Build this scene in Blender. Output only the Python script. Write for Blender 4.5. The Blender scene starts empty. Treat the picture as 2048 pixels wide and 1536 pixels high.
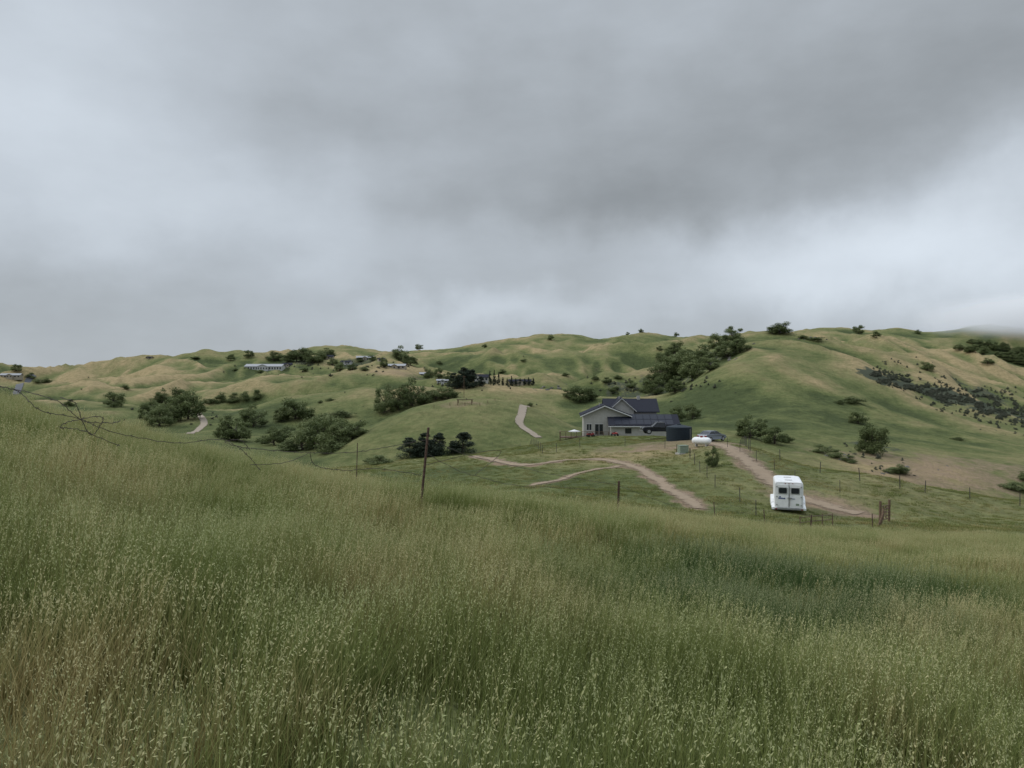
import bpy, math, random
import numpy as np
from mathutils import Vector
random.seed(3); RNG=np.random.default_rng(7)
F=1450.0; CX=1024.0; CY=768.0
scene=bpy.context.scene
# ------------------------------------------------------------------ noise
def _h(ix,iy,seed):
    n=(ix*374761393+iy*668265263+seed*974634777)&0xFFFFFFFF
    n=((n^(n>>13))*1274126177)&0xFFFFFFFF
    n=n^(n>>16)
    return (n&0xFFFF)/65536.0*2*np.pi
def perlin(x,y,seed=0):
    x=np.asarray(x,float); y=np.asarray(y,float)
    x0=np.floor(x).astype(np.int64); y0=np.floor(y).astype(np.int64)
    fx=x-x0; fy=y-y0
    def g(i,j):
        a=_h(x0+i,y0+j,seed); return np.cos(a)*(fx-i)+np.sin(a)*(fy-j)
    sx=fx*fx*fx*(fx*(fx*6-15)+10); sy=fy*fy*fy*(fy*(fy*6-15)+10)
    a=g(0,0)*(1-sx)+g(1,0)*sx; b=g(0,1)*(1-sx)+g(1,1)*sx
    return (a*(1-sy)+b*sy)*1.5
def sst(a,b,x):
    t=np.clip((x-a)/(b-a),0,1); return t*t*(3-2*t)
# ------------------------------------------------------------------ terrain definition : ridge and valley lines (u, distance, v)
LINES=[
 [(-900,28,660),(0,28,808),(200,27,865),(480,24,935),(700,20,981),(845,17,1008),(1060,19,1027),(1240,24,1045),(1450,30,1060),(1600,34,1078),(1800,36,1088),(2048,38,1092),(2950,38,1180)],
 [(-900,60,760),(0,60,900),(480,60,960),(700,46,995),(845,38,1012),(1060,32,1034),(1240,34,1050),(1450,38,1062),(1600,42,1068),(1800,44,1072),(2048,47,1075),(2950,48,1160)],
 [(-900,90,760),(0,90,900),(480,90,950),(740,85,955),(845,78,965),(1060,62,976),(1240,54,1003),(1450,51,1030),(1575,54,1028),(1800,58,1035),(2048,64,1040),(2950,66,1100)],
 [(-900,135,760),(0,135,880),(480,135,940),(640,128,940),(740,125,930),(800,127,921),(940,132,910),(1100,137,885),(1160,137,873),(1250,134,871),(1350,118,876),(1425,103,879),(1480,98,886),(1600,86,930),(1750,80,954),(1850,82,972),(2048,88,1003),(2950,95,1080)],
 [(-900,185,760),(0,185,870),(300,185,890),(480,180,935),(740,175,970),(1100,175,945),(1250,175,925),(1425,160,950),(1600,155,985),(1850,165,1030),(2048,175,1060),(2950,180,1110)],
 [(-900,300,760),(0,290,815),(200,280,868),(330,265,872),(400,260,876),(480,250,900),(630,250,906),(700,253,874),(770,258,838),(850,264,808),(910,268,796),(980,270,796),(1040,270,808),(1110,266,834),(1190,260,872),(1350,258,872),(1450,250,868),(1600,240,888),(1850,235,918),(2048,235,938),(2950,240,1000)],
 [(-900,360,770),(0,350,818),(330,350,866),(440,345,862),(560,345,868),(640,345,872),(780,345,868),(920,345,850),(1040,345,850),(1150,345,858),(1350,345,835),(1600,340,816),(1850,340,852),(2048,340,880),(2950,340,940)],
 [(-900,460,760),(0,460,795),(200,460,806),(440,460,820),(560,460,803),(640,460,790),(720,455,779),(800,455,780),(950,455,772),(1100,460,784),(1250,460,796),(1330,460,788),(1400,455,748),(1480,445,714),(1600,440,720),(1700,435,742),(1850,435,790),(2048,430,840),(2950,430,900)],
 [(-900,545,775),(0,545,806),(200,545,818),(440,545,834),(560,545,824),(640,545,810),(720,545,800),(800,545,800),(950,545,794),(1100,545,804),(1250,545,814),(1330,545,798),(1400,520,735),(1480,505,695),(1600,495,688),(1700,490,708),(1850,490,755),(2048,490,802),(2950,490,890)],
 [(-900,640,755),(0,640,775),(130,640,785),(330,640,778),(440,640,785),(640,640,757),(800,640,746),(950,640,758),(1100,640,764),(1250,640,763),(1340,640,750),(1400,620,712),(1450,590,684),(1500,565,673),(1560,550,668),(1620,545,672),(1700,540,686),(1800,540,710),(1870,540,731),(2048,550,774),(2300,560,830),(2950,560,880)],
 [(-900,790,745),(0,790,770),(130,790,780),(330,790,770),(640,790,766),(800,790,758),(950,790,768),(1100,790,773),(1250,790,770),(1400,780,737),(1500,770,724),(1600,760,724),(1700,760,734),(1850,760,764),(2048,760,800),(2950,760,860)],
 [(-900,1000,720),(0,1000,741),(60,1000,736),(160,1000,746),(210,1000,735),(300,1000,720),(400,1000,716),(480,1000,718),(640,1000,714),(760,1000,720),(900,1000,710),(1000,1000,714),(1100,1000,704),(1250,1000,700),(1400,1000,694),(1500,1000,688),(1600,980,680),(1700,960,682),(1800,950,690),(1950,940,715),(2048,940,742),(2950,940,800)],
 [(-900,1200,735),(0,1200,765),(400,1200,745),(700,1200,732),(900,1200,728),(1000,1200,728),(1200,1200,715),(1400,1200,710),(1700,1180,705),(1850,1170,720),(2048,1160,760),(2950,1160,800)],
 [(-900,1500,722),(0,1500,747),(160,1500,750),(300,1500,728),(400,1500,716),(480,1500,712),(560,1500,704),(640,1500,694),(700,1500,690),(770,1500,702),(830,1500,696),(880,1500,699),(930,1500,694),(1000,1500,684),(1070,1500,672),(1150,1500,668),(1200,1500,675),(1250,1500,668),(1330,1500,670),(1400,1500,673),(1560,1500,672),(1600,1500,664),(1670,1500,654),(1740,1500,659),(1800,1500,656),(1850,1500,661),(1950,1500,651),(2048,1500,650),(2300,1500,635),(2950,1500,635)],
 [(-900,2300,790),(2950,2300,790)],
 [(-900,9000,774),(2950,9000,774)],
]
UG=np.arange(-900,2951,5.0)
def smooth(a,s):
    k=np.arange(-int(3*s),int(3*s)+1); w=np.exp(-0.5*(k/s)**2); w/=w.sum()
    p=np.pad(a,len(k)//2,mode='edge'); return np.convolve(p,w,mode='valid')
TD=[];TV=[]
for i,l in enumerate(LINES):
    l=np.array(l,float); s=5 if i<13 else 2.5
    TD.append(smooth(np.log(np.interp(UG,l[:,0],l[:,1])),s)); TV.append(smooth(np.interp(UG,l[:,0],l[:,2]),s))
TD=np.array(TD);TV=np.array(TV)
def dcrest(u): return np.exp(np.interp(u,UG,TD[0]))
def _H(X,Y):
    d=np.maximum(Y,3.0); u=np.clip(CX+F*X/d,-900,2950); t=np.log(d)
    fi=(u+900)/5.0; i0=np.clip(fi.astype(int),0,len(UG)-2); f=fi-i0
    T=TD[:,i0]*(1-f)+TD[:,i0+1]*f; V=TV[:,i0]*(1-f)+TV[:,i0+1]*f
    hh=T[1:]-T[:-1]; dl=(V[1:]-V[:-1])/hh
    m=np.zeros_like(T); m[0]=dl[0]*0.5; m[-1]=dl[-1]
    pr=dl[:-1]*dl[1:]
    w1=2*hh[1:]+hh[:-1]; w2=hh[1:]+2*hh[:-1]
    with np.errstate(divide='ignore',invalid='ignore'):
        mm=(w1+w2)/(w1/dl[:-1]+w2/dl[1:])
    m[1:-1]=np.where(pr>0,mm,0)
    dc=np.exp(T[0]); v=V[0]+F*1.65*(1/d-1/dc)
    K=T.shape[0]
    for k in range(K-1):
        mk=(t>=T[k])&((t<T[k+1]) if k<K-2 else True)
        if not mk.any(): continue
        h=hh[k][mk]; s=np.clip((t[mk]-T[k][mk])/h,0,1)
        v[mk]=(2*s**3-3*s**2+1)*V[k][mk]+(s**3-2*s**2+s)*h*m[k][mk]+(-2*s**3+3*s**2)*V[k+1][mk]+(s**3-s**2)*h*m[k+1][mk]
    z=-(v-CY)/F*d
    b=sst(3,7,Y); z=z*b+(-1.65-0.17*X-0.09*Y)*(1-b)
    return z
def fold(X,Y,d):
    wx=X+30*perlin(X/110,Y/110,5); wy=Y+30*perlin(X/110,Y/110,6)
    r1=0.42-np.abs(perlin((wx+0.3*wy)/70,wy/150,1))*1.7
    wx2=X+90*perlin(X/300,Y/300,8); wy2=Y+90*perlin(X/300,Y/300,9)
    r2=0.42-np.abs(perlin((wx2-0.35*wy2)/170,wy2/330,2))*1.7
    r3=0.42-np.abs(perlin(wx/30,wy/55,3))*1.7
    return r1,r2,r3
def H(X,Y):
    X=np.atleast_1d(np.asarray(X,float)); Y=np.atleast_1d(np.asarray(Y,float))
    out=np.empty_like(X)
    for a in range(0,len(X),80000):
        x=X[a:a+80000]; y=Y[a:a+80000]; z=_H(x,y)
        d=np.maximum(y,3)
        r1,r2,r3=fold(x,y,d)
        far=1-sst(1700,2600,d); att=1-0.6*sst(1150,1450,d)
        z+=far*att*(r1*(1.5*sst(190,330,d)+8.5*sst(330,700,d))+r2*20*sst(340,850,d)+r3*(0.8*sst(170,300,d)+2.2*sst(350,700,d)))
        z+=perlin(x/9,y/9,11)*0.28*sst(38,60,d)*(1-0.5*sst(100,140,d)*(1-sst(150,180,d)))+perlin(x/3,y/3,12)*0.06*sst(4,10,d)+perlin(x/7,y/7,13)*0.12*sst(4,10,d)
        out[a:a+80000]=z
    return out
def h1(x,y): return float(H([x],[y])[0])
_TS=np.exp(np.linspace(math.log(40),math.log(1900),1500))
def hit(u,v,dmin=42,dmax=1900):
    ts=_TS[(_TS>=dmin)&(_TS<=dmax)]
    X=(u-CX)/F*ts; zr=-(v-CY)/F*ts; hz=H(X,ts); s=hz-zr
    idx=np.where((s[1:]>=0)&(s[:-1]<0))[0]
    if len(idx)==0:
        j=int(np.argmax(s/ts)); d=ts[j]
    else:
        j=idx[0]; f=s[j]/(s[j]-s[j+1]); d=ts[j]+(ts[j+1]-ts[j])*f
    x=(u-CX)/F*d
    return Vector((x,d,h1(x,d)))
# ------------------------------------------------------------------ node helpers
def newmat(name):
    m=bpy.data.materials.new(name); m.use_nodes=True; nt=m.node_tree
    return m,nt,nt.nodes["Principled BSDF"]
def N(nt,t,**k): return nt.nodes.new(t)
def L(nt,a,b): nt.links.new(a,b)
def math_(nt,op,a,b=None,c=None,clamp=False):
    n=nt.nodes.new('ShaderNodeMath'); n.operation=op; n.use_clamp=clamp
    for i,x in enumerate((a,b,c)):
        if x is None: continue
        if isinstance(x,(int,float)): n.inputs[i].default_value=x
        else: L(nt,x,n.inputs[i])
    return n.outputs[0]
def mixc(nt,f,a,b,bt='MIX'):
    n=nt.nodes.new('ShaderNodeMix'); n.data_type='RGBA'; n.blend_type=bt
    for s,x in ((n.inputs[0],f),(n.inputs[6],a),(n.inputs[7],b)):
        if isinstance(x,(int,float)): s.default_value=x
        elif isinstance(x,tuple): s.default_value=(*x,1)[:4]
        else: L(nt,x,s)
    return n.outputs[2]
def noise(nt,vec,scale,detail=4,rough=0.55):
    n=nt.nodes.new('ShaderNodeTexNoise'); n.inputs['Scale'].default_value=scale; n.inputs['Detail'].default_value=detail; n.inputs['Roughness'].default_value=rough
    if vec is not None: L(nt,vec,n.inputs['Vector'])
    return n
def vmath(nt,op,a,b=None):
    n=nt.nodes.new('ShaderNodeVectorMath'); n.operation=op
    for i,x in enumerate((a,b)):
        if x is None: continue
        if isinstance(x,tuple): n.inputs[i].default_value=x
        else: L(nt,x,n.inputs[i])
    return n
def mr(nt,x,a,b,c=0,d=1,sm=True):
    n=nt.nodes.new('ShaderNodeMapRange'); n.interpolation_type='SMOOTHSTEP' if sm else 'LINEAR'
    L(nt,x,n.inputs[0])
    for i,val in enumerate((a,b,c,d)): n.inputs[i+1].default_value=val
    return n.outputs[0]
def pos(nt): return nt.nodes.new('ShaderNodeNewGeometry').outputs['Position']
def simple(name,col,rough=0.6,var=0.15,scale=6,metal=0.0,spec=0.5):
    m,nt,b=newmat(name)
    tc=nt.nodes.new('ShaderNodeTexCoord')
    n=noise(nt,tc.outputs['Object'],scale,5,0.6)
    f=mr(nt,n.outputs[0],0.3,0.7)
    c1=tuple(c*(1-var) for c in col); c2=tuple(min(1,c*(1+var)) for c in col)
    L(nt,mixc(nt,f,c1,c2),b.inputs['Base Color'])
    b.inputs['Roughness'].default_value=rough; b.inputs['Metallic'].default_value=metal
    b.inputs['Specular IOR Level'].default_value=spec
    return m
# ------------------------------------------------------------------ terrain mesh
def seg_dist(px,py,pts):
    best=np.full(px.shape,1e9)
    for (ax,ay),(bx,by) in zip(pts[:-1],pts[1:]):
        vx,vy=bx-ax,by-ay; t=np.clip(((px-ax)*vx+(py-ay)*vy)/(vx*vx+vy*vy+1e-9),0,1)
        best=np.minimum(best,np.hypot(px-ax-t*vx,py-ay-t*vy))
    return best
def path(uv,**k): return [hit(u,v,**k) for u,v in uv]
P_drive=path([(1405,884),(1440,889),(1475,908),(1505,930),(1535,955),(1575,985),(1640,1008),(1720,1028)],dmin=45)
P_track=path([(945,912),(1000,924),(1065,932),(1130,920),(1190,918),(1265,930),(1310,957),(1350,985),(1400,1018)],dmin=45)
P_tr2=path([(1062,972),(1130,955),(1180,942),(1240,932)],dmin=45)
P_grav=path([(1078,876),(1055,862),(1036,845),(1046,826),(1055,812)],dmin=190)
P_left=path([(380,868),(398,858),(410,848),(402,834),(396,824)],dmin=190)
P_asph=path([(28,790),(40,775),(52,762),(68,750)],dmin=190)
def xy(P): return [(p.x,p.y) for p in P]
def dirtmask(X,Y):
    m=np.zeros_like(X); nz=perlin(X/1.7,Y/1.7,21)*0.9+perlin(X/5,Y/5,22)*1.2
    for P,w in ((P_drive,1.9),(P_track,1.3),(P_tr2,0.7)):
        dd=seg_dist(X,Y,xy(P)); m=np.maximum(m,0.9*(1-sst(w*0.35,w*1.3,dd+nz*0.55*w)))
    c=P_drive[-2]; m=np.maximum(m,0.75*(1-sst(2,5.5,np.hypot((X-c.x)/1.4,Y-c.y)+nz*1.6)))
    c=P_drive[0]; m=np.maximum(m,0.65*(1-sst(3,8,np.hypot((X-c.x+3)/1.8,Y-c.y)+nz*1.8)))
    return m
NA,NR=1000,760
ang=np.radians(np.linspace(-62,62,NA)); rr=np.concatenate([[1.5],np.exp(np.linspace(math.log(2.5),math.log(2600),NR-8)),[3200,4200,5500,7000,9000,12000,16000]])
A,R=np.meshgrid(ang,rr); X=(np.sin(A)*R).ravel(); Y=(np.cos(A)*R-6).ravel()
Z=H(X,Y)
nv=len(X); co=np.stack([X,Y,Z],1)
i=np.arange(NR-1)[:,None]*NA+np.arange(NA-1)[None,:]
q=np.stack([i,i+1,i+NA+1,i+NA],-1).reshape(-1,4)
me=bpy.data.meshes.new("terrain")
me.vertices.add(nv); me.vertices.foreach_set("co",co.ravel())
me.loops.add(q.size); me.loops.foreach_set("vertex_index",q.ravel().astype(np.int32))
me.polygons.add(len(q)); me.polygons.foreach_set("loop_start",np.arange(0,q.size,4,dtype=np.int32)); me.polygons.foreach_set("loop_total",np.full(len(q),4,dtype=np.int32))
me.update(calc_edges=True); me.polygons.foreach_set("use_smooth",np.ones(len(q),bool))
D=np.maximum(Y,3); U=CX+F*X/D; Vv=CY-F*Z/D
r1,r2,r3=fold(X,Y,D)
# land curvature and folds tint gullies darker green, crests drier: relief shade painted in
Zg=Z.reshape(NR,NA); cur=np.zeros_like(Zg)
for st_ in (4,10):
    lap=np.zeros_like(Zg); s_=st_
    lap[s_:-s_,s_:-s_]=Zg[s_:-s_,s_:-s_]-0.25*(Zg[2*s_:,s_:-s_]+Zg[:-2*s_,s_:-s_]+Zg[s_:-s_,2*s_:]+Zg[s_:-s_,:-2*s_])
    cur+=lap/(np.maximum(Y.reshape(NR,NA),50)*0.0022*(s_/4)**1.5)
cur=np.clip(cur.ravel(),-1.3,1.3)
dry_and_relief=0.30+0.50*perlin(X/170,Y/170,31)*sst(150,400,D)+0.35*perlin(X/45,Y/45,32)+0.22*perlin(X/14,Y/14,33)+sst(200,450,D)*(0.30*cur+0.20*r1+0.20*r2+0.12*r3)
for (bu,bv,su,sv,am,d0,d1) in [(250,755,130,32,.75,500,1600),(60,755,70,14,.4,500,1600),(1950,745,130,28,.6,400,1100),(1830,725,90,20,.4,400,1100),(1850,945,190,38,.7,150,330),(920,806,75,13,.45,200,330),(790,744,55,9,.8,400,1000),(1060,770,90,14,.35,400,900),(1330,905,140,18,.4,60,150),(1180,915,150,15,.35,60,150),(1640,1000,160,25,.3,45,90),
    (1700,730,60,25,.25,350,700),(700,800,100,14,.3,400,800),(1050,740,300,12,.25,600,1200),(400,800,200,20,-.1,300,900),(1500,800,130,60,-.12,200,700),(620,775,150,25,-.1,400,700),(1150,1000,200,25,-.1,45,100),(780,870,90,35,-.1,190,300),(640,700,120,14,.3,900,1600),(1150,690,160,14,.15,900,1600)]:
    dry_and_relief+=am*np.exp(-((U-bu)/su)**2-((Vv-bv)/sv)**2)*((D>d0)&(D<d1))
dirt=np.zeros(nv); mk=(Y>40)&(Y<160); dirt[mk]=dirtmask(X[mk],Y[mk])
PK=hit(922,806,dmin=200); dk=np.hypot((X-PK.x)/1.5,(Y-PK.y))
dirt=np.maximum(dirt,0.5*(1-sst(4,8,dk+2*perlin(X/4,Y/4,41)))*(D>200))
tr=hit(790,742,dmin=400); dirt=np.maximum(dirt,0.5*(1-sst(10,24,np.hypot((X-tr.x)/1.6,Y-tr.y)+6*perlin(X/9,Y/9,42))))
scr=np.zeros(nv)
for (u_,v_,rad,am) in [(1000,768,16,.45),(1300,745,14,.4),(560,735,12,.45),(960,765,14,.4),(1800,925,18,.6),(1690,915,12,.5),(1900,945,26,.65),(1980,935,24,.6),(1840,960,16,.6),(1330,715,14,.35),(1790,745,14,.4),(1200,742,12,.35)]:
    p=hit(u_,v_,dmin=170); dirt=np.maximum(dirt,am*(1-sst(rad*.3,rad,np.hypot((X-p.x)/1.6,Y-p.y)+rad*.6*perlin(X/7,Y/7,43))))
BL_=[(1740,748),(1800,765),(1860,783),(1930,803),(2000,820),(2080,842)]
pb=[hit(u_,v_,dmin=300,dmax=700) for u_,v_ in BL_]
mk=(Y>250)&(Y<750)&(X>100); wdt=sst(190,340,X[mk]); dd=seg_dist(X[mk],Y[mk],xy(pb)); scr[mk]=1-sst(6,22,dd/(0.55+0.9*wdt)+14*perlin(X[mk]/14,Y[mk]/14,45)+7*perlin(X[mk]/5,Y[mk]/5,46))
for (u_,v_,rad) in [(1340,765,26),(1400,735,22),(1310,785,18),(640,890,14),(1240,772,16),(1270,790,16),(720,728,26),(600,724,28),(1745,890,8),(1960,785,16)]:
    p=hit(u_,v_,dmin=190); scr=np.maximum(scr,0.7*(1-sst(rad*.4,rad*1.2,np.hypot((X-p.x)/1.3,(Y-p.y)/1.5)+rad*.6*perlin(X/9,Y/9,44))))
def attr(mesh,name,arr,dom='POINT'):
    a=mesh.attributes.new(name,'FLOAT',dom); a.data.foreach_set("value",np.asarray(arr,np.float32))
attr(me,"dry_and_relief",dry_and_relief); attr(me,"dirt",dirt); attr(me,"scrub",scr)
gm,nt,b=newmat("hill_grass_ground")
P=pos(nt)
ad=N(nt,'ShaderNodeAttribute'); ad.attribute_name="dry_and_relief"; at=N(nt,'ShaderNodeAttribute'); at.attribute_name="dirt"; asb=N(nt,'ShaderNodeAttribute'); asb.attribute_name="scrub"
n1=noise(nt,P,0.035,7,0.65); n2=noise(nt,P,0.5,5,0.7); n3=noise(nt,P,5,3,0.7)
st=vmath(nt,'MULTIPLY',P,(0.05,0.05,1.3)); n4=noise(nt,st.outputs[0],1.0,4,0.6)
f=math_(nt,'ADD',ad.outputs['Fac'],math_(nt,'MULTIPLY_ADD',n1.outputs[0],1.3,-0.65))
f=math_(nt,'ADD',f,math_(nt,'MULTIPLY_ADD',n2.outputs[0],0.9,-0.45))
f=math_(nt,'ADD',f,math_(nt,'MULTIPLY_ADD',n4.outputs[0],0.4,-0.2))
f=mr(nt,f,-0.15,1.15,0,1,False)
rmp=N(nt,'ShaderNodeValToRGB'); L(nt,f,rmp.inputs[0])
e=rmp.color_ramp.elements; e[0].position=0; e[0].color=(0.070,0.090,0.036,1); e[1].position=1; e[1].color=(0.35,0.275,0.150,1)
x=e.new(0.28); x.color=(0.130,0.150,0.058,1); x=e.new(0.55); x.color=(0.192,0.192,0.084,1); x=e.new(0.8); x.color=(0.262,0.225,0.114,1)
sp=mr(nt,noise(nt,P,0.22,6,0.75).outputs[0],0.35,0.7)
g=mixc(nt,0.7,rmp.outputs[0],mixc(nt,sp,rmp.outputs[0],(0.52,0.55,0.50),'MULTIPLY'))
sf=math_(nt,'ADD',asb.outputs['Fac'],math_(nt,'MULTIPLY_ADD',n2.outputs[0],1.4,-0.7))
g=mixc(nt,mr(nt,sf,0.45,0.75),g,(0.064,0.074,0.050))
dc=mixc(nt,n2.outputs[0],(0.18,0.125,0.085),(0.33,0.245,0.175))
dm=math_(nt,'MULTIPLY_ADD',n3.outputs[0],0.9,-0.45); dm=math_(nt,'ADD',dm,math_(nt,'MULTIPLY_ADD',n2.outputs[0],0.8,-0.4)); dm=mr(nt,math_(nt,'ADD',at.outputs['Fac'],dm),0.2,0.95)
L(nt,mixc(nt,dm,g,dc),b.inputs['Base Color']); b.inputs['Roughness'].default_value=0.95; b.inputs['Specular IOR Level'].default_value=0.1
bp=N(nt,'ShaderNodeBump'); bp.inputs['Strength'].default_value=0.8; bp.inputs['Distance'].default_value=1.8
L(nt,n2.outputs[0],bp.inputs['Height']); L(nt,bp.outputs[0],b.inputs['Normal'])
me.materials.append(gm)
ter=bpy.data.objects.new("hill_terrain",me); scene.collection.objects.link(ter)
# ------------------------------------------------------------------ mesh builder
class MB:
    def __init__(s): s.v=[]; s.f=[]; s.m=[]
    def add(s,vs,fs,mi=0):
        o=len(s.v); s.v+= [tuple(p) for p in vs]; s.f+=[tuple(o+i for i in f) for f in fs]; s.m+=[mi]*len(fs)
    def box(s,x0,x1,y0,y1,z0,z1,mi=0):
        s.add([(x0,y0,z0),(x1,y0,z0),(x1,y1,z0),(x0,y1,z0),(x0,y0,z1),(x1,y0,z1),(x1,y1,z1),(x0,y1,z1)],
              [(0,3,2,1),(4,5,6,7),(0,1,5,4),(1,2,6,5),(2,3,7,6),(3,0,4,7)],mi); return s
    def cyl(s,p0,p1,r0,r1=None,n=12,mi=0,cap=True):
        r1=r0 if r1 is None else r1
        p0=Vector(p0);p1=Vector(p1);a=(p1-p0).normalized(); t=Vector((0,0,1)) if abs(a.z)<0.9 else Vector((1,0,0))
        e1=a.cross(t).normalized(); e2=a.cross(e1); vs=[]
        for p,r in ((p0,r0),(p1,r1)):
            for k in range(n):
                th=2*math.pi*k/n; vs.append(p+e1*math.cos(th)*r+e2*math.sin(th)*r)
        fs=[(k,(k+1)%n,n+(k+1)%n,n+k) for k in range(n)]
        if cap: fs+=[tuple(range(n-1,-1,-1)),tuple(range(n,2*n))]
        s.add(vs,fs,mi); return s
    def tube(s,pts,r,n=5,mi=0):
        for a,b in zip(pts[:-1],pts[1:]):
            if (Vector(a)-Vector(b)).length>1e-5: s.cyl(a,b,r,r,n,mi)
        return s
    def loft(s,secs,mi=0,closed_caps=True):
        n=len(secs[0]); vs=[p for q in secs for p in q]; fs=[]
        for k in range(len(secs)-1):
            for j in range(n): fs.append((k*n+j,k*n+(j+1)%n,(k+1)*n+(j+1)%n,(k+1)*n+j))
        if closed_caps: fs+=[tuple(range(n-1,-1,-1)),tuple((len(secs)-1)*n+j for j in range(n))]
        s.add(vs,fs,mi); return s
    def prof(s,pts,mi=0):
        n=len(pts); vs=[(x,-w,z) for x,z,w in pts]+[(x,w,z) for x,z,w in pts]
        fs=[(k,(k+1)%n,n+(k+1)%n,n+k) for k in range(n)]+[tuple(range(n-1,-1,-1)),tuple(range(n,2*n))]
        s.add(vs,fs,mi); return s
    def obj(s,name,mats,parent=None,smooth=False,bevel=0):
        m=bpy.data.meshes.new(name); m.from_pydata(s.v,[],s.f)
        for x in (mats if isinstance(mats,list) else [mats]): m.materials.append(x)
        m.polygons.foreach_set("material_index",s.m)
        if smooth: m.polygons.foreach_set("use_smooth",[True]*len(s.f))
        m.update(); o=bpy.data.objects.new(name,m); scene.collection.objects.link(o)
        if parent: o.parent=parent
        if bevel:
            bv=o.modifiers.new("b",'BEVEL'); bv.width=bevel; bv.segments=2; bv.limit_method='ANGLE'
        return o
def empty(name,loc,rz=0,sc=1):
    o=bpy.data.objects.new(name,None); o.location=loc; o.rotation_euler=(0,0,rz); o.scale=(sc,sc,sc); o.empty_display_size=0.3
    scene.collection.objects.link(o); return o
M_white=simple("white_paint",(0.74,0.75,0.76),0.45,0.07,3)
M_roof=simple("roof_shingle",(0.027,0.029,0.039),0.95,0.25,9,spec=0.12)
M_stucco=simple("grey_stucco",(0.40,0.39,0.36),0.85,0.08,2)
M_trim=simple("trim_white",(0.6,0.6,0.6),0.6,0.05)
M_glass=simple("window_glass",(0.02,0.024,0.03),0.12,0.2)
M_solar=simple("solar_panel",(0.016,0.019,0.030),0.5,0.2,spec=0.2)
M_wood=simple("weathered_wood",(0.13,0.085,0.055),0.9,0.35,8)
M_rust=simple("rusty_steel",(0.075,0.042,0.03),0.8,0.4,12)
M_wire=simple("rusty_wire",(0.06,0.045,0.038),0.7,0.3,12)
M_tank=simple("dark_green_plastic",(0.012,0.021,0.030),0.6,0.15,spec=0.3)
M_black=simple("black_car_paint",(0.016,0.017,0.022),0.25,0.1)
M_silver=simple("grey_car_paint",(0.17,0.19,0.22),0.3,0.05,metal=0.4)
M_tire=simple("tire_rubber",(0.02,0.02,0.02),0.9,0.2)
M_rim=simple("wheel_rim",(0.4,0.4,0.42),0.4,0.1,metal=0.6)
M_red=simple("red_paint",(0.22,0.02,0.018),0.4,0.1)
M_blue=simple("blue_lettering",(0.03,0.06,0.2),0.5,0.1)
M_util=simple("utility_green",(0.20,0.25,0.19),0.6,0.1)
M_conc=simple("concrete",(0.36,0.35,0.33),0.9,0.15)
M_rock=simple("lichen_rock",(0.11,0.105,0.095),0.95,0.5,1.5)
M_bark=simple("oak_bark",(0.075,0.06,0.048),0.95,0.3,3)
M_post=simple("post_paint",(0.05,0.045,0.04),0.7,0.3,8)
M_aste=simple("metal_grey",(0.35,0.36,0.37),0.4,0.1,metal=0.7)
# ------------------------------------------------------------------ roads
def roadmat(name,c1,c2,ed=0.0):
    m,nt,b=newmat(name); P=pos(nt); n=noise(nt,P,1.3,6,0.7)
    L(nt,mixc(nt,n.outputs[0],c1,c2),b.inputs['Base Color']); b.inputs['Roughness'].default_value=0.95
    a=N(nt,'ShaderNodeAttribute'); a.attribute_name="edge"
    n2=noise(nt,P,0.9,6,0.75)
    k=math_(nt,'SUBTRACT',math_(nt,'MULTIPLY_ADD',n2.outputs[0],2.2,0.0-ed),a.outputs['Fac'])
    L(nt,mr(nt,k,0.0,0.7),b.inputs['Alpha']); return m
def road(name,P,w,mat,off):
    pts=[]
    for a,b in zip(P[:-1],P[1:]):
        for k in range(12): pts.append(a.lerp(b,k/12))
    pts.append(P[-1]); arr=np.array([(p.x,p.y) for p in pts])
    for _ in range(14): arr[1:-1]=(arr[:-2]+arr[1:-1]*2+arr[2:])/4
    tg=np.gradient(arr,axis=0); tg/=np.linalg.norm(tg,axis=1)[:,None]; nn=np.stack([-tg[:,1],tg[:,0]],1)
    K=9; V=[];E=[]
    for j in range(K):
        s=(j/(K-1)*2-1); q_=arr+nn*s*w; V.append(q_); E.append(np.full(len(arr),abs(s)))
    V=np.array(V).transpose(1,0,2).reshape(-1,2); E=np.array(E).T.ravel()
    z=H(V[:,0],V[:,1])+off
    n=len(arr); fs=[(a*K+j,a*K+j+1,(a+1)*K+j+1,(a+1)*K+j) for a in range(n-1) for j in range(K-1)]
    m=bpy.data.meshes.new(name); m.from_pydata([(a[0],a[1],c) for a,c in zip(V,z)],[],fs); attr(m,"edge",E); m.materials.append(mat)
    o=bpy.data.objects.new(name,m); scene.collection.objects.link(o)
MD=roadmat("dirt_surface",(0.18,0.128,0.085),(0.33,0.255,0.175),.12); MG=roadmat("gravel_surface",(0.22,0.18,0.135),(0.33,0.275,0.215),-.3); MA=roadmat("asphalt_surface",(0.08,0.085,0.10),(0.12,0.125,0.135),-.6)
road("dirt_driveway",P_drive,1.7,MD,0.05); road("dirt_track",P_track,1.0,MD,0.05); road("dirt_track",P_tr2,0.5,MD,0.05)
road("gravel_road",P_grav,1.4,MG,0.2); road("gravel_road",P_left,1.8,MG,0.2); road("asphalt_road",P_asph,3.2,MA,0.5)
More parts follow.
